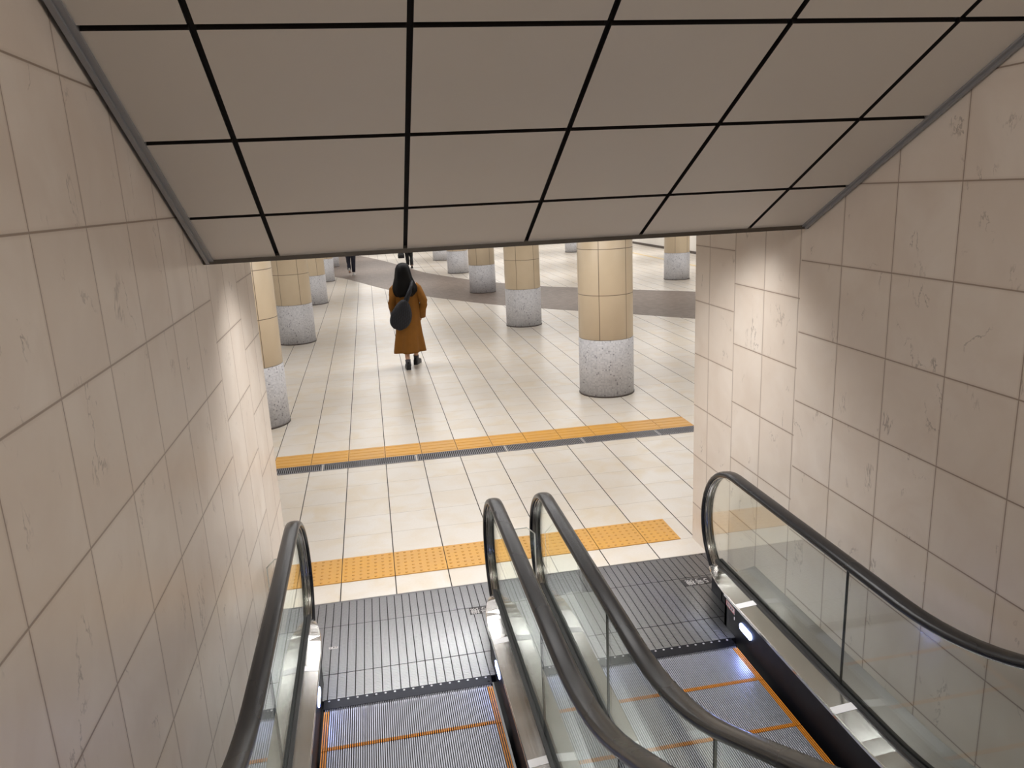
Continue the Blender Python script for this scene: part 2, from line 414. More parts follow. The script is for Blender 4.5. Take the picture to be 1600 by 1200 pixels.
for k in range(12):
    x0 = -.8212+.4*(k-1); lab = f'yellow tactile block with long bars, {ORD[k]} from the left along the drain'
    tactile(x0, x0+.4, 8.11, 8.51, lab, 'barred tactile blocks along the drain', False)
gx = [-1.69, -.69, .31, 1.302, 2.19, 3.08, 4.08]
for k in range(6):
    a, b = gx[k], gx[k+1]
    t = thing('drain_grate', ((a+b)/2, 8.0, 0), f'steel slotted drain grate in the hall floor, {ORD[k]} from the left', 'drain grate', 'drain grates across the hall floor')
    m = MB(); m.box(a+.006, b-.006, 7.905, 7.911, .001, .007); m.box(a+.006, b-.006, 8.099, 8.105, .001, .007)
    m.box(a+.006, a+.012, 7.905, 8.105, .001, .007); m.box(b-.012, b-.006, 7.905, 8.105, .001, .007)
    obj('frame', m, 'grate', t)
    m = MB(); n = 46
    for i in range(n):
        xx = a+.02+(b-a-.04)*i/(n-1); m.box(xx-.0034, xx+.0034, 7.911, 8.099, .003, .0065)
    obj('bars', m, 'grate', t)
    obj('pit', MB().box(a+.006, b-.006, 7.905, 8.105, .0003, .001), 'pit', t)  # thin dark sheet stands in for the shaded hollow under the bars

# ------------------------------------------------------------------ columns
def column():
    t = thing('round_column', (0, 0, 0), 'x', 'column')
    m = MB(); m.lathe([(.376, .018), (.376, .779), (.366, .785)], 64); obj('mosaic_base', m, 'mosaic', t)
    m = MB(); m.lathe([(.384, 0), (.384, .014), (.376, .018)], 64); obj('floor_ring', m, 'skirting', t)
    m = MB(); m.lathe([(.364, .785), (.371, .79), (.371, 2.95)], 64); obj('tiled_shaft', m, 'shaft', t)
    return t
def dup(root, loc, label, group=None, rz=0.0):
    r = root.copy(); COL.objects.link(r); r.location = loc; r['label'] = label; r.rotation_euler = (0, 0, rz)
    if group: r['group'] = group
    for c in list(root.children):
        d = c.copy(); COL.objects.link(d); d.parent = r
        for e in list(c.children):
            f = e.copy(); COL.objects.link(f); f.parent = d
    return r
cols = [(3.10, 10.0, 'beige tiled round column right of the walking woman, nearest of the right row'),
        (3.12, 15.9, 'round column just left of the nearest right one, standing before the brown band'),
        (3.12, 21.82, 'round column standing on the brown floor band, third of the right row'),
        (3.10, 27.74, 'mostly grey round column base just beyond the brown band, fourth of the right row'),
        (3.08, 33.66, 'small grey column base under the ceiling edge, fifth of the right row'),
        (-1.58, 10.0, 'round column half hidden by the left wall end, nearest of the left row'),
        (-1.59, 15.9, 'second round column of the left row, showing its whole grey mosaic base'),
        (-1.61, 21.82, 'third round column of the left row, counted from the nearest'),
        (-1.63, 27.74, 'grey column base beside the brown band, fourth of the left row'),
        (-1.65, 33.66, 'farthest small grey column base of the left row, near the walking legs'),
        (8.97, 21.75, 'round column far off beside the end of the right marble wall'),
        (8.99, 33.66, 'tiny distant grey column base seen left of the large nearest column')]
c0 = column(); c0['group'] = 'round columns of the hall'
for i, (x, y, lab) in enumerate(cols):
    if i == 0: c0.location = (x, y, 0); c0['label'] = lab
    else: dup(c0, (x, y, 0), lab, 'round columns of the hall')

# ------------------------------------------------------------------ escalators
YS, RR, TA = 2.72, 1.76, .545
AL = atan(TA); YE = YS-RR*sin(AL)
def rise(y, ys=YS):
    d = ys-y
    if d <= 0: return 0.0
    if d <= RR*sin(AL): return RR-sqrt(RR*RR-d*d)
    return RR*(1-cos(AL))+(d-RR*sin(AL))*TA
YT = -.9       # upper end of what is built
def stations(y0, y1):
    ys = [y0]; y = y0
    while y > y1+.001:
        y -= .1 if y > 1.5 else .3
        ys.append(max(y, y1))
    return ys
def rail_path(zr, r0, yc=4.30, end=-58):
    """(y, z) points along the handrail from the top of the run to the newel's foot"""
    p = [(y, zr+rise(y)) for y in reversed(stations(yc, YT))]
    zc = zr-r0
    for k in range(1, 19):
        a = radians(90+(end-90)*k/18); p.append((yc+r0*cos(a), zc+r0*sin(a)))
    return p
def sweep(m, path, prof, xc, mi=0, closed=True):
    rings = []
    for i, (y, z) in enumerate(path):
        a = path[max(i-1, 0)]; b = path[min(i+1, len(path)-1)]
        ty, tz = b[0]-a[0], b[1]-a[1]; l = math.hypot(ty, tz); ty /= l; tz /= l
        rings.append([(xc+x, y-tz*n, z+ty*n) for x, n in prof])
    return m.loft(rings, mi, closed, closed)
RAIL = [(-.041, -.010), (-.042, .002), (-.036, .013), (-.022, .019), (0, .021), (.022, .019), (.036, .013), (.042, .002), (.041, -.010), (.034, -.016), (.026, -.016), (.026, -.006), (-.026, -.006), (-.026, -.016), (-.034, -.016)]
GUIDE = [(-.024, -.006), (.024, -.006), (.024, -.020), (.017, -.020), (.017, -.014), (.006, -.014), (.006, -.024), (-.006, -.024), (-.006, -.014), (-.017, -.014), (-.017, -.020), (-.024, -.020)]

def text_mesh(s, size, depth):
    cu = bpy.data.curves.new('lettering', 'FONT'); cu.body = s; cu.size = size; cu.extrude = depth; cu.align_x = 'CENTER'; cu.align_y = 'CENTER'
    o = bpy.data.objects.new('lettering', cu); COL.objects.link(o)
    bpy.context.view_layer.update()
    me = bpy.data.meshes.new_from_object(o.evaluated_get(bpy.context.evaluated_depsgraph_get()))
    bpy.data.objects.remove(o); bpy.data.curves.remove(cu)
    return me

def side(root, xr, xs, xo, xov, seams):
    """one balustrade: rail centre xr, step edge xs, far edge of the outer deck xo"""
    sg = 1 if xr > xs else -1
    zr, r0 = .925, .425
    m = MB(); sweep(m, rail_path(zr, r0), RAIL, xr); obj('handrail', m, 'rubber', root)
    m = MB(); sweep(m, rail_path(zr, r0), GUIDE, xr); obj('handrail_guide', m, 'guide', root)
    # glass panels
    arc = [(4.30+(r0-.026)*cos(a), (zr-r0)+(r0-.026)*sin(a)) for a in [radians(-34+(90+34)*k/16) for k in range(17)]]
    cuts = [None]+seams+[YT]
    for i in range(len(cuts)-1):
        hi = cuts[i]; lo = cuts[i+1]
        if hi is None:
            low = stations(4.5, lo+.004); up = stations(4.30, lo+.004)[1:]
            poly = arc+[(y, zr-.026+rise(y)) for y in up]+[(y, .236+rise(y)) for y in reversed(low)]
        else:
            st = stations(hi-.004, lo+.004)
            poly = [(y, zr-.026+rise(y)) for y in st]+[(y, .236+rise(y)) for y in reversed(st)]
        m = MB(); m.extrude_x(poly, xr-.005, xr+.005); obj('glass_panel', m, 'glass', root)
    for y in seams:
        m = MB(); m.box(xr-.0055, xr+.0055, y-.0035, y+.0035, .236+rise(y), zr-.022+rise(y)); obj('seam_strip', m, 'gasket', root)
    m = MB(); st = stations(4.52, YT)
    m.loft([[(xr-.026, y, .225+rise(y)), (xr-.026, y, .25+rise(y)), (xr-.006, y, .25+rise(y)), (xr-.006, y, .236+rise(y)), (xr+.006, y, .236+rise(y)), (xr+.006, y, .25+rise(y)), (xr+.026, y, .25+rise(y)), (xr+.026, y, .225+rise(y))] for y in st], smooth=False)
    obj('glass_gasket', m, 'gasket', root)
    # inner deck with its tapering front
    xi = xs+sg*xov         # inner lip over the skirt
    def inner(y):
        if y <= 4.12: return xi, .224
        t = min(1, (y-4.12)/(4.60-4.12))
        return xi+(xr-sg*.03-xi)*(t**2.0), .224-.06*t**3
    st = [4.60, 4.585, 4.56, 4.53, 4.49, 4.45, 4.40, 4.35, 4.30, 4.24, 4.18]+stations(4.12, YT)
    rings = []
    for y in st:
        x, z = inner(y); zo = .234-(.05*((y-4.3)/.3)**2 if y > 4.3 else 0); r = rise(y)
        rings.append([(x, y, z-.012+r), (x-sg*.003, y, z-.004+r), (x, y, z+r), (xr-sg*.020, y, zo+r), (xr-sg*.020, y, zo-.014+r)])
    m = MB(); m.loft(rings, smooth=False); dk = obj('inner_deck', m, 'steel', root)
    for y in (3.955, 2.945):
        m = MB(); r = rise(y)
        for a, b in ((y-.026, y+.026),):
            x, z = inner(y); e = .0012
            p = lambda yy, t: (x+(xr-sg*.022-x)*t, yy, z+(.234-z)*t+rise(yy)+e)
            m.add([p(a, 0), p(b, 0), p(b, 1), p(a, 1)], [(0, 1, 2, 3)])
            m.add([p(a, 0), p(b, 0), (x, b, z-.008+rise(b)), (x, a, z-.008+rise(a))], [(0, 1, 2, 3)])
        obj('white_tape', m, 'tape', dk)['label'] = 'white reflective tape across the deck'
    # skirt
    m = MB(); xk = xs+sg*(xov+.004); st = stations(4.13, YT)
    m.loft([[(xk, y, -.12+rise(y)-(.25 if y < YE else 0)), (xk, y, .212+rise(y)), (xk+sg*.02, y, .212+rise(y)), (xk+sg*.02, y, -.12+rise(y)-(.25 if y < YE else 0))] for y in st], smooth=False)
    m.box(min(xk, xr+sg*.02), max(xk, xr+sg*.02), 4.10, 4.13, .0, .205)
    sk = obj('skirt_panel', m, 'skirt', root)
    # skirting brush rail / raised lip seen as a fine light line
    m = MB(); st = stations(4.13, YT)
    m.loft([[(xi-sg*.001, y, .206+rise(y)), (xi-sg*.005, y, .206+rise(y)), (xi-sg*.005, y, .2205+rise(y)), (xi-sg*.001, y, .2205+rise(y))] for y in st], smooth=False)
    obj('deck_lip', m, 'steel', root)
    # oval light in the skirt
    m = MB(); n = 24; pr = []
    for k in range(n):
        a = 2*pi*k/n; cy = 3.845+(.052 if cos(a) > 0 else -.052); pr.append((cy+.023*cos(a), .117+.023*sin(a)))
    m.extrude_x(pr, xk-sg*.004, xk+sg*.002); obj('skirt_light', m, 'led', sk)
    # newel foot
    m = MB(); m.box(xr-.03, xr+.03, 4.13, 4.53, 0, .17); m.box(xr-.034, xr+.034, 4.40, 4.55, 0, .13)
    obj('newel_foot', m, 'skirt', root)
    # outer deck
    a, b = xr+sg*.012, xo
    m = MB(); st = stations(4.34, YT)
    m.loft([[(a, y, .21+rise(y)), (a, y, .232+rise(y)), (b, y, .262+rise(y)), (b, y, .21+rise(y))] for y in st], smooth=False)
    m.box(min(a, b), max(a, b), 4.31, 4.34, 0, .232)
    obj('outer_deck', m, 'steel_dull', root)
    return sk

def make_escalator(label, xc0, xsl, xsr, railL, railR, oL, oR, landL, landR, ovl, ovr):
    root = thing('escalator', ((xsl+xsr)/2, 3.9, 0), label, 'escalator', 'pair of escalators down to the hall')
    skl = side(root, railL, xsl, oL, ovl, [3.10, 1.95, .8])
    skr = side(root, railR, xsr, oR, ovr, [3.10, 1.95, .8])
    # landing plate: ribbed strips between dark grooves, on a dark pan
    m = MB(); pit = .0526; y0, y1 = 3.972, LAND-.004
    x = landL; k = 0
    m.box(landL, landR, y0, y1, -.05, -.0075, 1)
    while x < landR-.004:
        xa, xb = x+.003, min(x+pit-.003, landR-.002)
        for ya, yb in ((y0+.004, 4.221), (4.227, 4.762), (4.768, y1-.006)):
            n = max(1, int((yb-ya)/.0145)); d = (yb-ya)/n; vs = []; fs = []
            prof = []
            for i in range(n):
                b = ya+d*i
                prof += [(b, -.0055), (b+d*.10, -.0005), (b+d*.18, 0), (b+d*.50, 0), (b+d*.58, -.0005), (b+d*.66, -.0055)]
            for (yy, zz) in prof: vs += [(xa, yy, zz), (xb, yy, zz)]
            for i in range(len(prof)-1): fs.append((2*i, 2*i+1, 2*i+3, 2*i+2))
            m.add(vs, fs, 0)
        x += pit
    m.box(landL, landR, y1-.006, y1, -.05, .0005, 0)
    lp = obj('landing_plate', m, ['plate', 'plate_dark'], root)
    # comb plate with bolts and teeth
    ca, cb = xsl+.002, xsr-.002
    m = MB(); m.hexa([(ca, 3.885, -.03), (cb, 3.885, -.03), (cb, 3.972, -.03), (ca, 3.972, -.03), (ca, 3.885, .003), (cb, 3.885, .003), (cb, 3.972, .002), (ca, 3.972, .002)])
    cm = obj('comb_plate', m, 'comb', root)
    m = MB(); n = 100
    for i in range(n):
        xx = ca+.008+(cb-ca-.016)*(i+.5)/n
        m.hexa([(xx-.0022, 3.855, -.006), (xx+.0022, 3.855, -.006), (xx+.0022, 3.886, -.006), (xx-.0022, 3.886, -.006), (xx-.0022, 3.857, -.004), (xx+.0022, 3.857, -.004), (xx+.0022, 3.886, .001), (xx-.0022, 3.886, .001)])
    obj('comb_teeth', m, 'comb_teeth', cm)
    for i in range(18):
        m = MB(); xx = ca+.03+(cb-ca-.06)*i/17; m.lathe([(.0065, .002), (.0065, .0036), (.004, .0046)], 10, (xx, 3.955, 0)); obj('bolt', m, 'bolt', cm)
    # truss pan below the steps, added dark to stop light leaking through gaps
    m = MB(); st = stations(4.0, YT)
    m.loft([[(xsl-.03, y, -.5+rise(y)), (xsl-.03, y, -.42+rise(y)), (xsr+.03, y, -.42+rise(y)), (xsr+.03, y, -.5+rise(y))] for y in st], smooth=False)
    obj('truss_pan', m, 'truss', root)
    # steps
    g = .004; ea, eb = xsl+g, xsr-g; ec = .030
    for i in range(-1, 10):
        yb = 3.545-.4*i-.4+ .0; ya = yb+.4          # near edge (towards camera) yb, far edge ya
        if i < 0: ya = 3.872; yb = 3.545
        else: ya, yb = 3.545-.4*i, 3.545-.4*(i+1)
        zt = rise((ya+yb)/2, 2.62)-.001
        m = MB(); m2 = MB(); n = 84; d = (eb-ea)/n
        m.box(ea, eb, yb+.002, ya-.002, zt-.05, zt-.0070, 1)
        m.box(ea+.01, eb-.01, yb+.002, yb+.03, zt-.30, zt-.0070, 1)
        for k in range(n):
            xa = ea+d*k+.0030; xb = ea+d*(k+1)-.0030
            edge = k < 3 or k > n-4
            t = m2 if edge else m
            t.box(xa, xb, yb+.002, ya-.002, zt-.0071, zt)
            if not edge: m2.box(xa-.0002, xb+.0002, yb+.0019, yb+.0265, zt-.0070, zt+.0004)
        so = obj('step', m, ['cleat', 'valley'], root); obj('demarcation_line', m2, 'orange', so)['label'] = 'orange safety line on the step edges'
    return root, lp, skl, skr

XM = .786
E1, LP1, s1l, s1r = make_escalator('left escalator, its steps straight below the viewer beside the left marble wall', 0, -.4825, .4865, -.588, .627, XL+.002, XM, XL+.002, XM, .003, .024)
E2, LP2, s2l, s2r = make_escalator('right escalator beside the right marble wall, with a white sticker on its black skirt', 1.54, 1.062, 2.012, .945, 2.185, XM, XR-.002, XM, XR-.002, .016, .030)
# fix outer deck sides: the middle decks meet at XM (built above)

# number plates in the landing plates, read by people coming from the hall
def number_plate(lp, x0, x1, y0, y1, text, tx):
    o = obj('number_plate', MB().box(x0, x1, y0, y1, -.007, .0012), 'nplate', lp)
    me = text_mesh(text, .085, .0008); me.materials.clear(); me.materials.append(MT['nletter'])
    R = Matrix.Translation(Vector((tx, (y0+y1)/2, .0018))-WLOC[o.name]) @ Matrix.Rotation(pi, 4, 'Z') @ Matrix.Diagonal((.80, 1.0, 1, 1))
    me.transform(R); t = bpy.data.objects.new('lettering', me); COL.objects.link(t); t.parent = lp
    return o
number_plate(LP2, 2.0-.004, 2.206, 4.645, 4.735, '5号機', 2.103)
number_plate(LP1, .459, .62, 4.668, 4.752, '号機', .53)
# small maker's tag on the left landing plate
o = obj('maker_tag', MB().box(-.475, -.42, 4.495, 4.515, -.002, .0012), 'white', LP1)
m = MB()
for i, w in enumerate((.006, .004, .007, .005, .006)): m.box(-.47+i*.010, -.47+i*.010+w, 4.5, 4.511, .0012, .0018)
obj('tag_print', m, 'ink', LP1)
# sticker on the black skirt of the right escalator
xk = 2.012+.030+.004
m = MB(); m.extrude_x([(4.11, .152), (4.11, .190), (3.995, .180), (3.995, .142)], xk-.0015, xk); st = obj('sticker', m, 'white', s2r); st['label'] = 'small white sticker with red edge'
m = MB(); zl = lambda y: .152-.010*(4.11-y)/.115
def quad(ya, yb, h0, h1, mi): m.extrude_x([(ya, zl(ya)+h0), (ya, zl(ya)+h1), (yb, zl(yb)+h1), (yb, zl(yb)+h0)], xk-.0021, xk-.0014, mi)
quad(4.108, 4.104, .002, .036, 0); quad(4.001, 3.997, .002, .036, 0); quad(4.108, 3.997, .002, .006, 0); quad(4.108, 3.997, .032, .036, 0)
for i, w_ in enumerate((.013, .010, .015, .011)): quad(4.095-.022*i, 4.095-.022*i-w_, .011, .027, 1)
obj('sticker_print', m, ['red', 'ink'], s2r)
m = MB(); m.extrude_x([(4.00, .108), (4.00, .128), (3.99, .128), (3.99, .108)], xk-.0015, xk); obj('white_dot_mark', m, 'white', s2r)

# clear guard sheets standing between and beside the handrails
def guard(name, label, x0, x1, y, zt, ch, left):
    t = thing(name, ((x0+x1)/2, y, 0), label, 'guard panel')
    c = ch
    poly = [(x0, .0), (x1, .0), (x1, zt-(0 if left else c)), (x1-(0 if left else c), zt), (x0+(c if left else 0), zt), (x0, zt-(c if left else 0))]
    q = []
    for p in poly:
        if not q or (abs(q[-1][0]-p[0])+abs(q[-1][1]-p[1])) > 1e-5: q.append(p)
    n = len(q); vs = [(x, y-.004, z) for x, z in q]+[(x, y+.004, z) for x, z in q]
    m = MB(); m.add(vs, [list(range(n)), [n+i for i in range(n)][::-1]]+[(i, n+i, n+(i+1) % n, (i+1) % n) for i in range(n)])
    obj('sheet', m, 'acrylic', t)
    m = MB(); run = q[2:]+q[:1] if left else q[1:]
    for (xa, za), (xb, zb) in zip(run[:-1], run[1:]):
        m.tube([(xa, y, za), (xb, y, zb)], .0042, 6)
    obj('polished_edge', m, 'acrylic_edge', t)
    m = MB(); m.box(x0+.02, x1-.02, y-.02, y+.02, .0, .035); obj('bracket', m, 'steel', t)
guard('guard_panel', 'clear acrylic guard sheet standing between the two middle handrails', .70, .905, 4.56, .64, .05, False)
guard('guard_panel', 'clear acrylic guard sheet between the left wall and the left handrail', -.772, -.645, 4.42, .70, .05, True)

# ------------------------------------------------------------------ people
def skin_body(verts, edges, rad, root=0, sub=2):
    me = bpy.data.meshes.new('b'); me.from_pydata(verts, edges, []); o = bpy.data.objects.new('b', me); COL.objects.link(o)
    sk = o.modifiers.new('s', 'SKIN'); sk.use_smooth_shade = True
    for i, v in enumerate(me.skin_vertices[0].data):
        r = rad[i]; v.radius = r if isinstance(r, tuple) else (r, r); v.use_root = (i == root)
    ss = o.modifiers.new('u', 'SUBSURF'); ss.levels = sub; ss.render_levels = sub
    bpy.context.view_layer.update()
    out = bpy.data.meshes.new_from_object(o.evaluated_get(bpy.context.evaluated_depsgraph_get()))
    bpy.data.objects.remove(o); return out
def mb_from(me, mi=0, m=None):
    m = m or MB(); o = len(m.v)
    m.v += [tuple(v.co) for v in me.vertices]
    for p in me.polygons: m.f.append([i+o for i in p.vertices]); m.mi.append(mi); m.sm.append(True)
    return m
def body_mesh(P):
    """P: joints; returns an MB in local space (x right, y forward, z up)"""
    V = []; E = []; R = []
    def chain(pts, start=None):
        prev = start
        for p, r in pts:
            V.append(p); R.append(r); i = len(V)-1
            if prev is not None: E.append((prev, i))
            prev = i
        return prev
    pel = chain([((0, 0, .92), (.13, .10))])
    chest = chain([((0, 0, 1.05), (.12, .09)), ((0, .005, 1.22), (.135, .10)), ((0, 0, 1.36), (.12, .085))], pel)
    chain([((0, .0, 1.44), .055), ((0, .012, 1.50), .052), ((0, .02, 1.57), (.075, .085)), ((0, .015, 1.64), (.078, .088)), ((0, .01, 1.69), (.055, .06))], chest)
    for s, leg, arm in ((-1, P['leg_l'], P['arm_l']), (1, P['leg_r'], P['arm_r'])):
        hip, knee, ank, toe = leg[:4]
        chain([(hip, .085), (tuple((Vector(hip)+Vector(knee))/2), .072), (knee, .052), (tuple(Vector(knee)*.62+Vector(ank)*.38), .050), (ank, .035), (tuple(Vector(ank)*.5+Vector(toe)*.5), .034), (toe, .026)], pel)
        sh, el, wr = arm
        e = chain([(sh, .055), (tuple((Vector(sh)+Vector(el))/2), .045), (el, .038), (tuple((Vector(el)+Vector(wr))/2), .034), (wr, .025)], chest)
        d = (Vector(wr)-Vector(el)).normalized()
        chain([(tuple(Vector(wr)+d*.05), (.034, .018)), (tuple(Vector(wr)+d*.085), (.034, .016))], e)
    m = mb_from(skin_body(V, E, R))
    # fingers and thumb, each rooted inside the palm
    for s, arm in ((-1, P['arm_l']), (1, P['arm_r'])):
        sh, el, wr = [Vector(q) for q in arm]; d = (wr-el).normalized()
        side_ = Vector((0, 1, 0)) - d*d.y; side_.normalize(); inn = d.cross(side_)*s
        if inn.x*s > 0: inn = -inn
        for k, (off, ln) in enumerate(((.024, .070), (.008, .078), (-.008, .073), (-.022, .058))):
            b = wr+d*.07+side_*off
            m.tube([b, b+d*ln*.4+inn*.004, b+d*ln*.72+inn*.018, b+d*ln*.95+inn*.036], [.0085, .0085, .0078, .006], 8)
        b = wr+d*.035+side_*.02
        m.tube([b, b+side_*.028+d*.02, b+side_*.036+d*.048+inn*.01], [.011, .0095, .007], 8)
    # face
    m.tube([(0, .10, 1.605), (0, .118, 1.575), (0, .112, 1.562)], [.008, .013, .010], 8)
    for s in (-1, 1):
        m.ball((s*.080, .012, 1.58), (.010, .022, .032), 8, 6); m.ball((s*.032, .094, 1.603), (.012, .007, .007), 8, 6, 1)
    m.ball((0, .098, 1.528), (.024, .008, .008), 10, 6, 2)
    return m
def xf(m, loc, rz=0, sc=1.0):
    c, s = cos(rz), sin(rz)
    m.v = [(loc[0]+sc*(x*c-y*s), loc[1]+sc*(x*s+y*c), loc[2]+sc*z) for x, y, z in m.v]; return m
def shoe(ank, yaw, pitch=0, sole=.035, L=.26, mats=True):
    """lofted shoe around the ankle joint"""
    m = MB(); st = [(-.075, .026, .05), (-.06, .036, .085), (-.01, .038, .085), (.05, .042, .06), (.11, .046, .045), (.155, .042, .036), (.185, .024, .022)]
    rings = []
    for y, w, h in st:
        rings.append([(-w, y, 0), (-w*1.02, y, sole*.6), (-w*.95, y, sole+h*.45), (-w*.5, y, sole+h*.95), (0, y, sole+h), (w*.5, y, sole+h*.95), (w*.95, y, sole+h*.45), (w*1.02, y, sole*.6), (w, y, 0)])
    m.loft(rings)
    cy, sy, cp_, sp_ = cos(yaw), sin(yaw), cos(pitch), sin(pitch); o = []
    for x, y, z in m.v:
        y2, z2 = (y-.11)*cp_-z*sp_*-1*-1+.11, (y-.11)*-sp_+z*cp_
        o.append((ank[0]+x*cy-y2*sy, ank[1]+x*sy+y2*cy, ank[2]-.105+z2))
    m.v = o; return m

# --- the woman in the brown coat
WB = Vector((.53, 12.60, 0)); WS = 1.0
w = thing('person', WB, 'woman with long black hair in a long mustard-brown coat, walking away', 'person')
P = dict(leg_l=((-.085, 0, .88), (-.065, -.01, .49), (-.055, -.12, .10), (-.055, .0, .04)), leg_r=((.085, 0, .88), (.10, .14, .50), (.10, .23, .10), (.135, .34, .04)),
         arm_l=((-.175, 0, 1.36), (-.225, -.03, 1.08), (-.20, .10, .86)), arm_r=((.175, 0, 1.36), (.262, -.03, 1.08), (.235, .06, .87)))
bm_ = xf(body_mesh(P), WB); obj('body', bm_, ['skin', 'eye', 'lip_skin'], w)
# coat: rings from the collar to the flared hem with folds, plus sleeves
rings = []; n = 64
for z, rx, ry, cx, am in ((1.47, .065, .06, -.01, 0), (1.44, .095, .075, -.01, 0), (1.40, .155, .095, -.01, .0), (1.34, .195, .118, -.005, .0), (1.24, .210, .13, 0, .01), (1.08, .208, .14, .0, .02), (.92, .200, .155, .0, .03), (.76, .198, .165, .0, .045), (.60, .212, .185, -.005, .06), (.44, .236, .205, -.012, .075), (.32, .252, .222, -.018, .085), (.275, .258, .228, -.02, .09)):
    ring = []
    for k in range(n):
        a = 2*pi*k/n; f = 1+1.9*am*(.55*cos(5*a+.6+z*1.2)+.35*cos(8*a+2.1-z)+.25*sin(3*a))
        ring.append((cx+rx*f*cos(a), .01+ry*f*sin(a), z))
    rings.append(ring)
inner_ = [[((x+.012)*.965-.012, y*.965, z) for x, y, z in r] for r in (rings[-1], rings[-3], rings[-5])]
m = MB(); m.loft(rings+inner_, cap=False); m.f.append(list(range(n))); m.mi.append(0); m.sm.append(True)
for s, (sh, el, wr) in ((-1, P['arm_l']), (1, P['arm_r'])):
    sh, el, wr = Vector(sh), Vector(el), Vector(wr)
    sh0 = sh+Vector((-s*.03, 0, .0)); d = (wr-el).normalized()
    pts = [sh0+Vector((0, 0, .01)), sh+Vector((s*.02, 0, -.05)), (sh+el)/2+Vector((s*.01, 0, 0)), el+Vector((s*.012, -.015, .02)), el+Vector((s*.008, .01, -.04)), (el+wr)/2, wr+d*.035]
    m.tube(pts, [.055, .068, .070, .068, .066, .066, .068], 16)
coat = obj('coat', xf(m, WB), 'coat', w)
m = MB(); s, (sh, el, wr) = 1, [Vector(q) for q in P['arm_r']]
for s, A in ((-1, P['arm_l']), (1, P['arm_r'])):
    sh, el, wr = [Vector(q) for q in A]; d = (wr-el).normalized(); m.tube([wr+d*.030, wr+d*.0385], [.064, .060], 16)
obj('cuff_shade', xf(m, WB), 'gasket', coat)  # dark discs paint the shade inside the sleeve openings
# hair: long, falling over the back
rings = []; n = 40
for z, rx, ry, cx, cy in ((1.735, .02, .02, -.02, .0), (1.725, .06, .06, -.02, .0), (1.70, .092, .095, -.02, .0), (1.65, .115, .118, -.02, -.005), (1.58, .127, .128, -.02, -.01), (1.50, .142, .130, -.018, -.02), (1.42, .172, .14, -.015, -.03), (1.34, .200, .15, -.01, -.04), (1.28, .200, .145, -.01, -.04), (1.235, .175, .13, -.02, -.05), (1.20, .13, .10, -.025, -.06)):
    ring = []
    for k in range(n):
        a = 2*pi*k/n; f = 1+(.03*cos(9*a+z*6)+.02*cos(14*a) if z < 1.66 else 0)
        y = cy+ry*f*sin(a)
        if z < 1.665: y = min(y, .035)
        ring.append((cx+rx*f*cos(a), y, z+(.012*cos(7*a) if z < 1.25 else 0)))
    rings.append(ring)
m = MB(); m.loft(rings); obj('hair', xf(m, WB), 'hair', w)
for s, leg, yaw, pit in ((-1, P['leg_l'], .05, .0), (1, P['leg_r'], -.35, 0)):
    ank = Vector(leg[2]); kn = Vector(leg[1])
    m = MB(); m.tube([ank+(kn-ank)*q for q in (-.12, .0, .08, .15)], [.048, .044, .044, .047], 14); obj('sock', xf(m, WB), 'sock', w)
    obj('shoe', xf(shoe((ank.x, ank.y, .105), yaw, pit, .04), WB), 'shoe', w)
# her bag
BG = WB+Vector((-.135, -.245, .90))
b = thing('shoulder_bag', BG, 'dark woven shoulder bag slung across the back of the brown coat', 'bag')
m = MB(); rings = []
for t in [i/14 for i in range(15)]:
    z = .265-.485*t; wd = .04+.135*sin(pi/2*min(1, t/.62))**.75 if t < .62 else .175*sqrt(max(0.02, 1-((t-.62)/.385)**2))
    th = .02+.065*sin(pi*(.08+.86*t)); cx = .09*(1-t)**1.4-.01
    rings.append([(BG.x+cx+wd*cos(2*pi*k/24), BG.y+th*sin(2*pi*k/24), BG.z+z) for k in range(24)])
m.loft(rings); obj('bag_body', m, 'weave', b)
m = MB(); o = WB
m.tube([o+Vector(q) for q in ((-.05, -.235, 1.08), (.0, -.225, 1.18), (.05, -.225, 1.28), (.095, -.16, 1.40), (.105, -.03, 1.458), (.09, .06, 1.42), (.04, .14, 1.30), (-.08, .185, 1.12), (-.2, .14, .98), (-.255, -.05, .93), (-.22, -.2, .95))], [.046, .042, .038, .032, .026, .02, .02, .02, .02, .02, .025], 10)
obj('strap', m, 'weave', b)

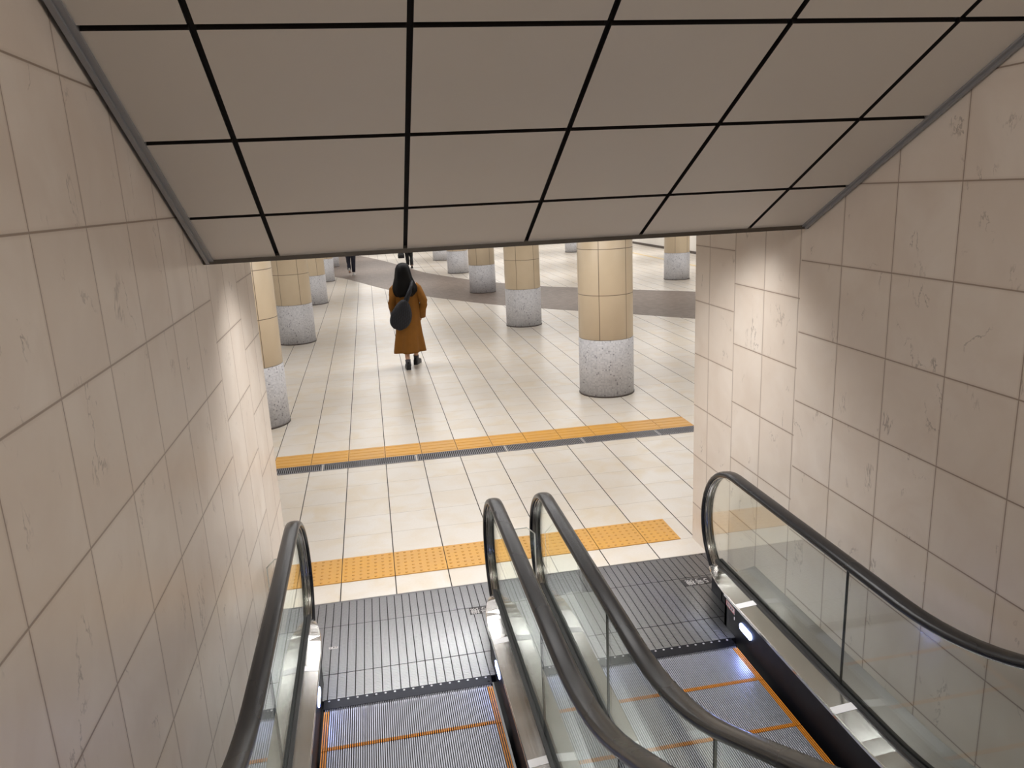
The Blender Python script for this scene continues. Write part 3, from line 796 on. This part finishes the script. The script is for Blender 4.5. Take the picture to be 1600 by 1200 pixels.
# --- far walkers, of whom only the legs show under the ceiling edge
def walker(loc, rz, label, P, trousers, jacket, shoes, name='person', hs=1.0):
    w = thing(name, loc, label, 'person')
    obj('body', xf(body_mesh(P), loc, rz, hs), ['skin', 'eye', 'lip_skin'], w)
    m = MB()
    for leg in (P['leg_l'], P['leg_r']):
        hip, kn, an = [Vector(q) for q in leg[:3]]
        m.tube([hip+Vector((0, 0, .10)), hip, (hip+kn)/2, kn, (kn+an)/2, an+(kn-an)*.04], [.10, .115, .096, .078, .070, .060], 16)
    obj('trousers', xf(m, loc, rz, hs), trousers, w)
    m = MB(); n = 32; rings = []
    for z, rx, ry in ((1.46, .075, .07), (1.42, .13, .09), (1.36, .20, .12), (1.2, .20, .13), (1.0, .19, .13), (.84, .2, .145)):
        rings.append([(rx*cos(2*pi*k/n), ry*sin(2*pi*k/n), z) for k in range(n)])
    m.loft(rings)
    for s, (sh, el, wr) in ((-1, P['arm_l']), (1, P['arm_r'])):
        sh, el, wr = Vector(sh), Vector(el), Vector(wr)
        m.tube([sh-Vector((s*.03, 0, 0)), sh+Vector((0, 0, -.04)), (sh+el)/2, el, wr], [.06, .07, .065, .058, .045], 14)
    obj('jacket', xf(m, loc, rz, hs), jacket, w)
    m = MB(); rings = []
    for z, r, c in ((1.735, .03, 0), (1.72, .07, 0), (1.68, .1, -.005), (1.62, .105, -.012), (1.56, .10, -.03), (1.52, .07, -.045)):
        rings.append([(r*cos(2*pi*k/24), min(c+r*1.1*sin(2*pi*k/24), .05 if z < 1.65 else 9), z) for k in range(24)])
    m.loft(rings); obj('hair', xf(m, loc, rz, hs), 'hair', w)
    for leg in (P['leg_l'], P['leg_r']):
        a = Vector(leg[2]); obj('shoe', xf(shoe((a.x, a.y, a.z), 0, leg[4] if len(leg) > 4 else 0, .03), loc, rz, hs), shoes, w)
    return w
P1 = dict(leg_l=((-.09, 0, .88), (-.10, .10, .50), (-.085, -.10, .22), (-.085, -.06, .12), .5), leg_r=((.09, 0, .88), (.08, .06, .49), (.06, .03, .105), (.06, .15, .04)),
          arm_l=((-.2, 0, 1.36), (-.25, -.08, 1.1), (-.25, .02, .88)), arm_r=((.2, 0, 1.36), (.25, .06, 1.1), (.24, .16, .9)))
walker(Vector((-.68, 29.2, 0)), 0, 'distant walker in dark navy trousers on the brown band, seen below the waist', P1, 'navy', 'jacket', 'sneaker')
P2 = dict(leg_l=((-.09, 0, .88), (-.07, .10, .50), (-.06, .06, .105), (-.06, .18, .04)), leg_r=((.09, 0, .88), (.08, .05, .49), (.08, -.12, .105), (.08, .0, .04)),
          arm_l=((-.2, 0, 1.36), (-.27, -.04, 1.1), (-.29, .02, .86)), arm_r=((.2, 0, 1.36), (.25, .06, 1.1), (.24, .16, .9)))
walker(Vector((1.53, 30.7, 0)), 0, 'distant walker in black trousers carrying a black bag, directly beyond the woman\'s head', P2, 'black', 'jacket', 'shoe')
t = thing('handbag', (1.225, 30.7, .42), 'small black bag held low by the distant walker in black', 'bag')
m = MB(); m.loft([[(1.225+w_*sx, 30.7+d_*sy, z) for sx, sy in ((-1, -.6), (-.8, -1), (.8, -1), (1, -.6), (1, .6), (.8, 1), (-.8, 1), (-1, .6))] for z, w_, d_ in ((.405, .10, .05), (.42, .125, .065), (.52, .13, .065), (.60, .11, .045), (.615, .09, .03))], smooth=False)
obj('bag_body', m, 'shoe', t)
m = MB(); m.tube([(1.15, 30.7, .60), (1.18, 30.7, .72), (1.235, 30.71, .79), (1.27, 30.7, .72), (1.30, 30.7, .60)], .009, 8); obj('bag_handle', m, 'shoe', t)

# ------------------------------------------------------------------ light
def area(loc, sx, sy, power, col=(1, .987, .972), rot=(0, 0, 0), spread=180):
    l = bpy.data.lights.new('lamp', 'AREA'); l.shape = 'RECTANGLE'; l.size = sx; l.size_y = sy; l.energy = power; l.color = col; l.spread = radians(spread)
    o = bpy.data.objects.new('ceiling_or_fill_lamp', l); COL.objects.link(o); o.location = loc; o.rotation_euler = rot; return o
def spot(loc, aim, power, ang, blend, col=(1, .975, .95), r=.04):
    l = bpy.data.lights.new('downlight', 'SPOT'); l.energy = power; l.spot_size = radians(ang); l.spot_blend = blend; l.color = col; l.shadow_soft_size = r
    o = bpy.data.objects.new('downlight', l); COL.objects.link(o); o.location = loc
    d = Vector(aim)-Vector(loc); o.rotation_euler = d.to_track_quat('-Z', 'Y').to_euler(); return o
area((.8, 8.55, 2.93), 4.2, .14, 72, spread=165)
area((4.5, 7.7, 2.93), 1.0, .14, 26, spread=165); area((-4.2, 8.5, 2.93), 1.5, .14, 30, spread=165); area((7.5, 8.5, 2.93), 2.5, .14, 50, spread=165)
for y, p in ((12.9, 70), (18.8, 75), (24.8, 85), (30.7, 100), (37, 110), (43, 110)):
    for x in (-5.0, .75, 6.0, 10.9): area((x, y, 2.93), 3.2, .4, p*.95)
spot((XL+.50, 4.40, 2.72), (XL+.50, 4.40, 0), 58, 118, .85, r=.09)
spot((XR-.50, 4.34, 2.72), (XR-.50, 4.34, 0), 58, 118, .85, r=.09)
area((.8, 4.75, 2.735), 1.7, .5, 33, spread=125)  # added fill that brightens the wall ends, no lamp known here
area((.8, -2.5, 5.6), 2.6, 1.0, 185, (1, .97, .94), (radians(40), 0, 0))
wd = bpy.data.worlds.new('dim_ambient'); SC.world = wd; wd.use_nodes = True
wd.node_tree.nodes['Background'].inputs[0].default_value = (.92, .9, .88, 1); wd.node_tree.nodes['Background'].inputs[1].default_value = .26

# ------------------------------------------------------------------ camera
cam = bpy.data.cameras.new('camera'); cam.sensor_width = 36; cam.lens = 36*1198.7/1600; cam.clip_end = 200; cam.clip_start = .02
co = bpy.data.objects.new('camera', cam); COL.objects.link(co)
r = Vector((.98181696, -.18423732, -.04573918)); u = Vector((.08869008, .23216428, .96862471)); f = Vector((.16783781, .95506877, -.24428284))
M = Matrix((r, u, -f)).transposed().to_4x4(); M.translation = Vector((0, 0, 2.7808)); co.matrix_world = M
SC.camera = co
SC.view_settings.view_transform = 'Standard'; SC.view_settings.look = 'None'; SC.view_settings.exposure = 0.0; SC.view_settings.gamma = 1.0
SC.view_settings.use_curve_mapping = False
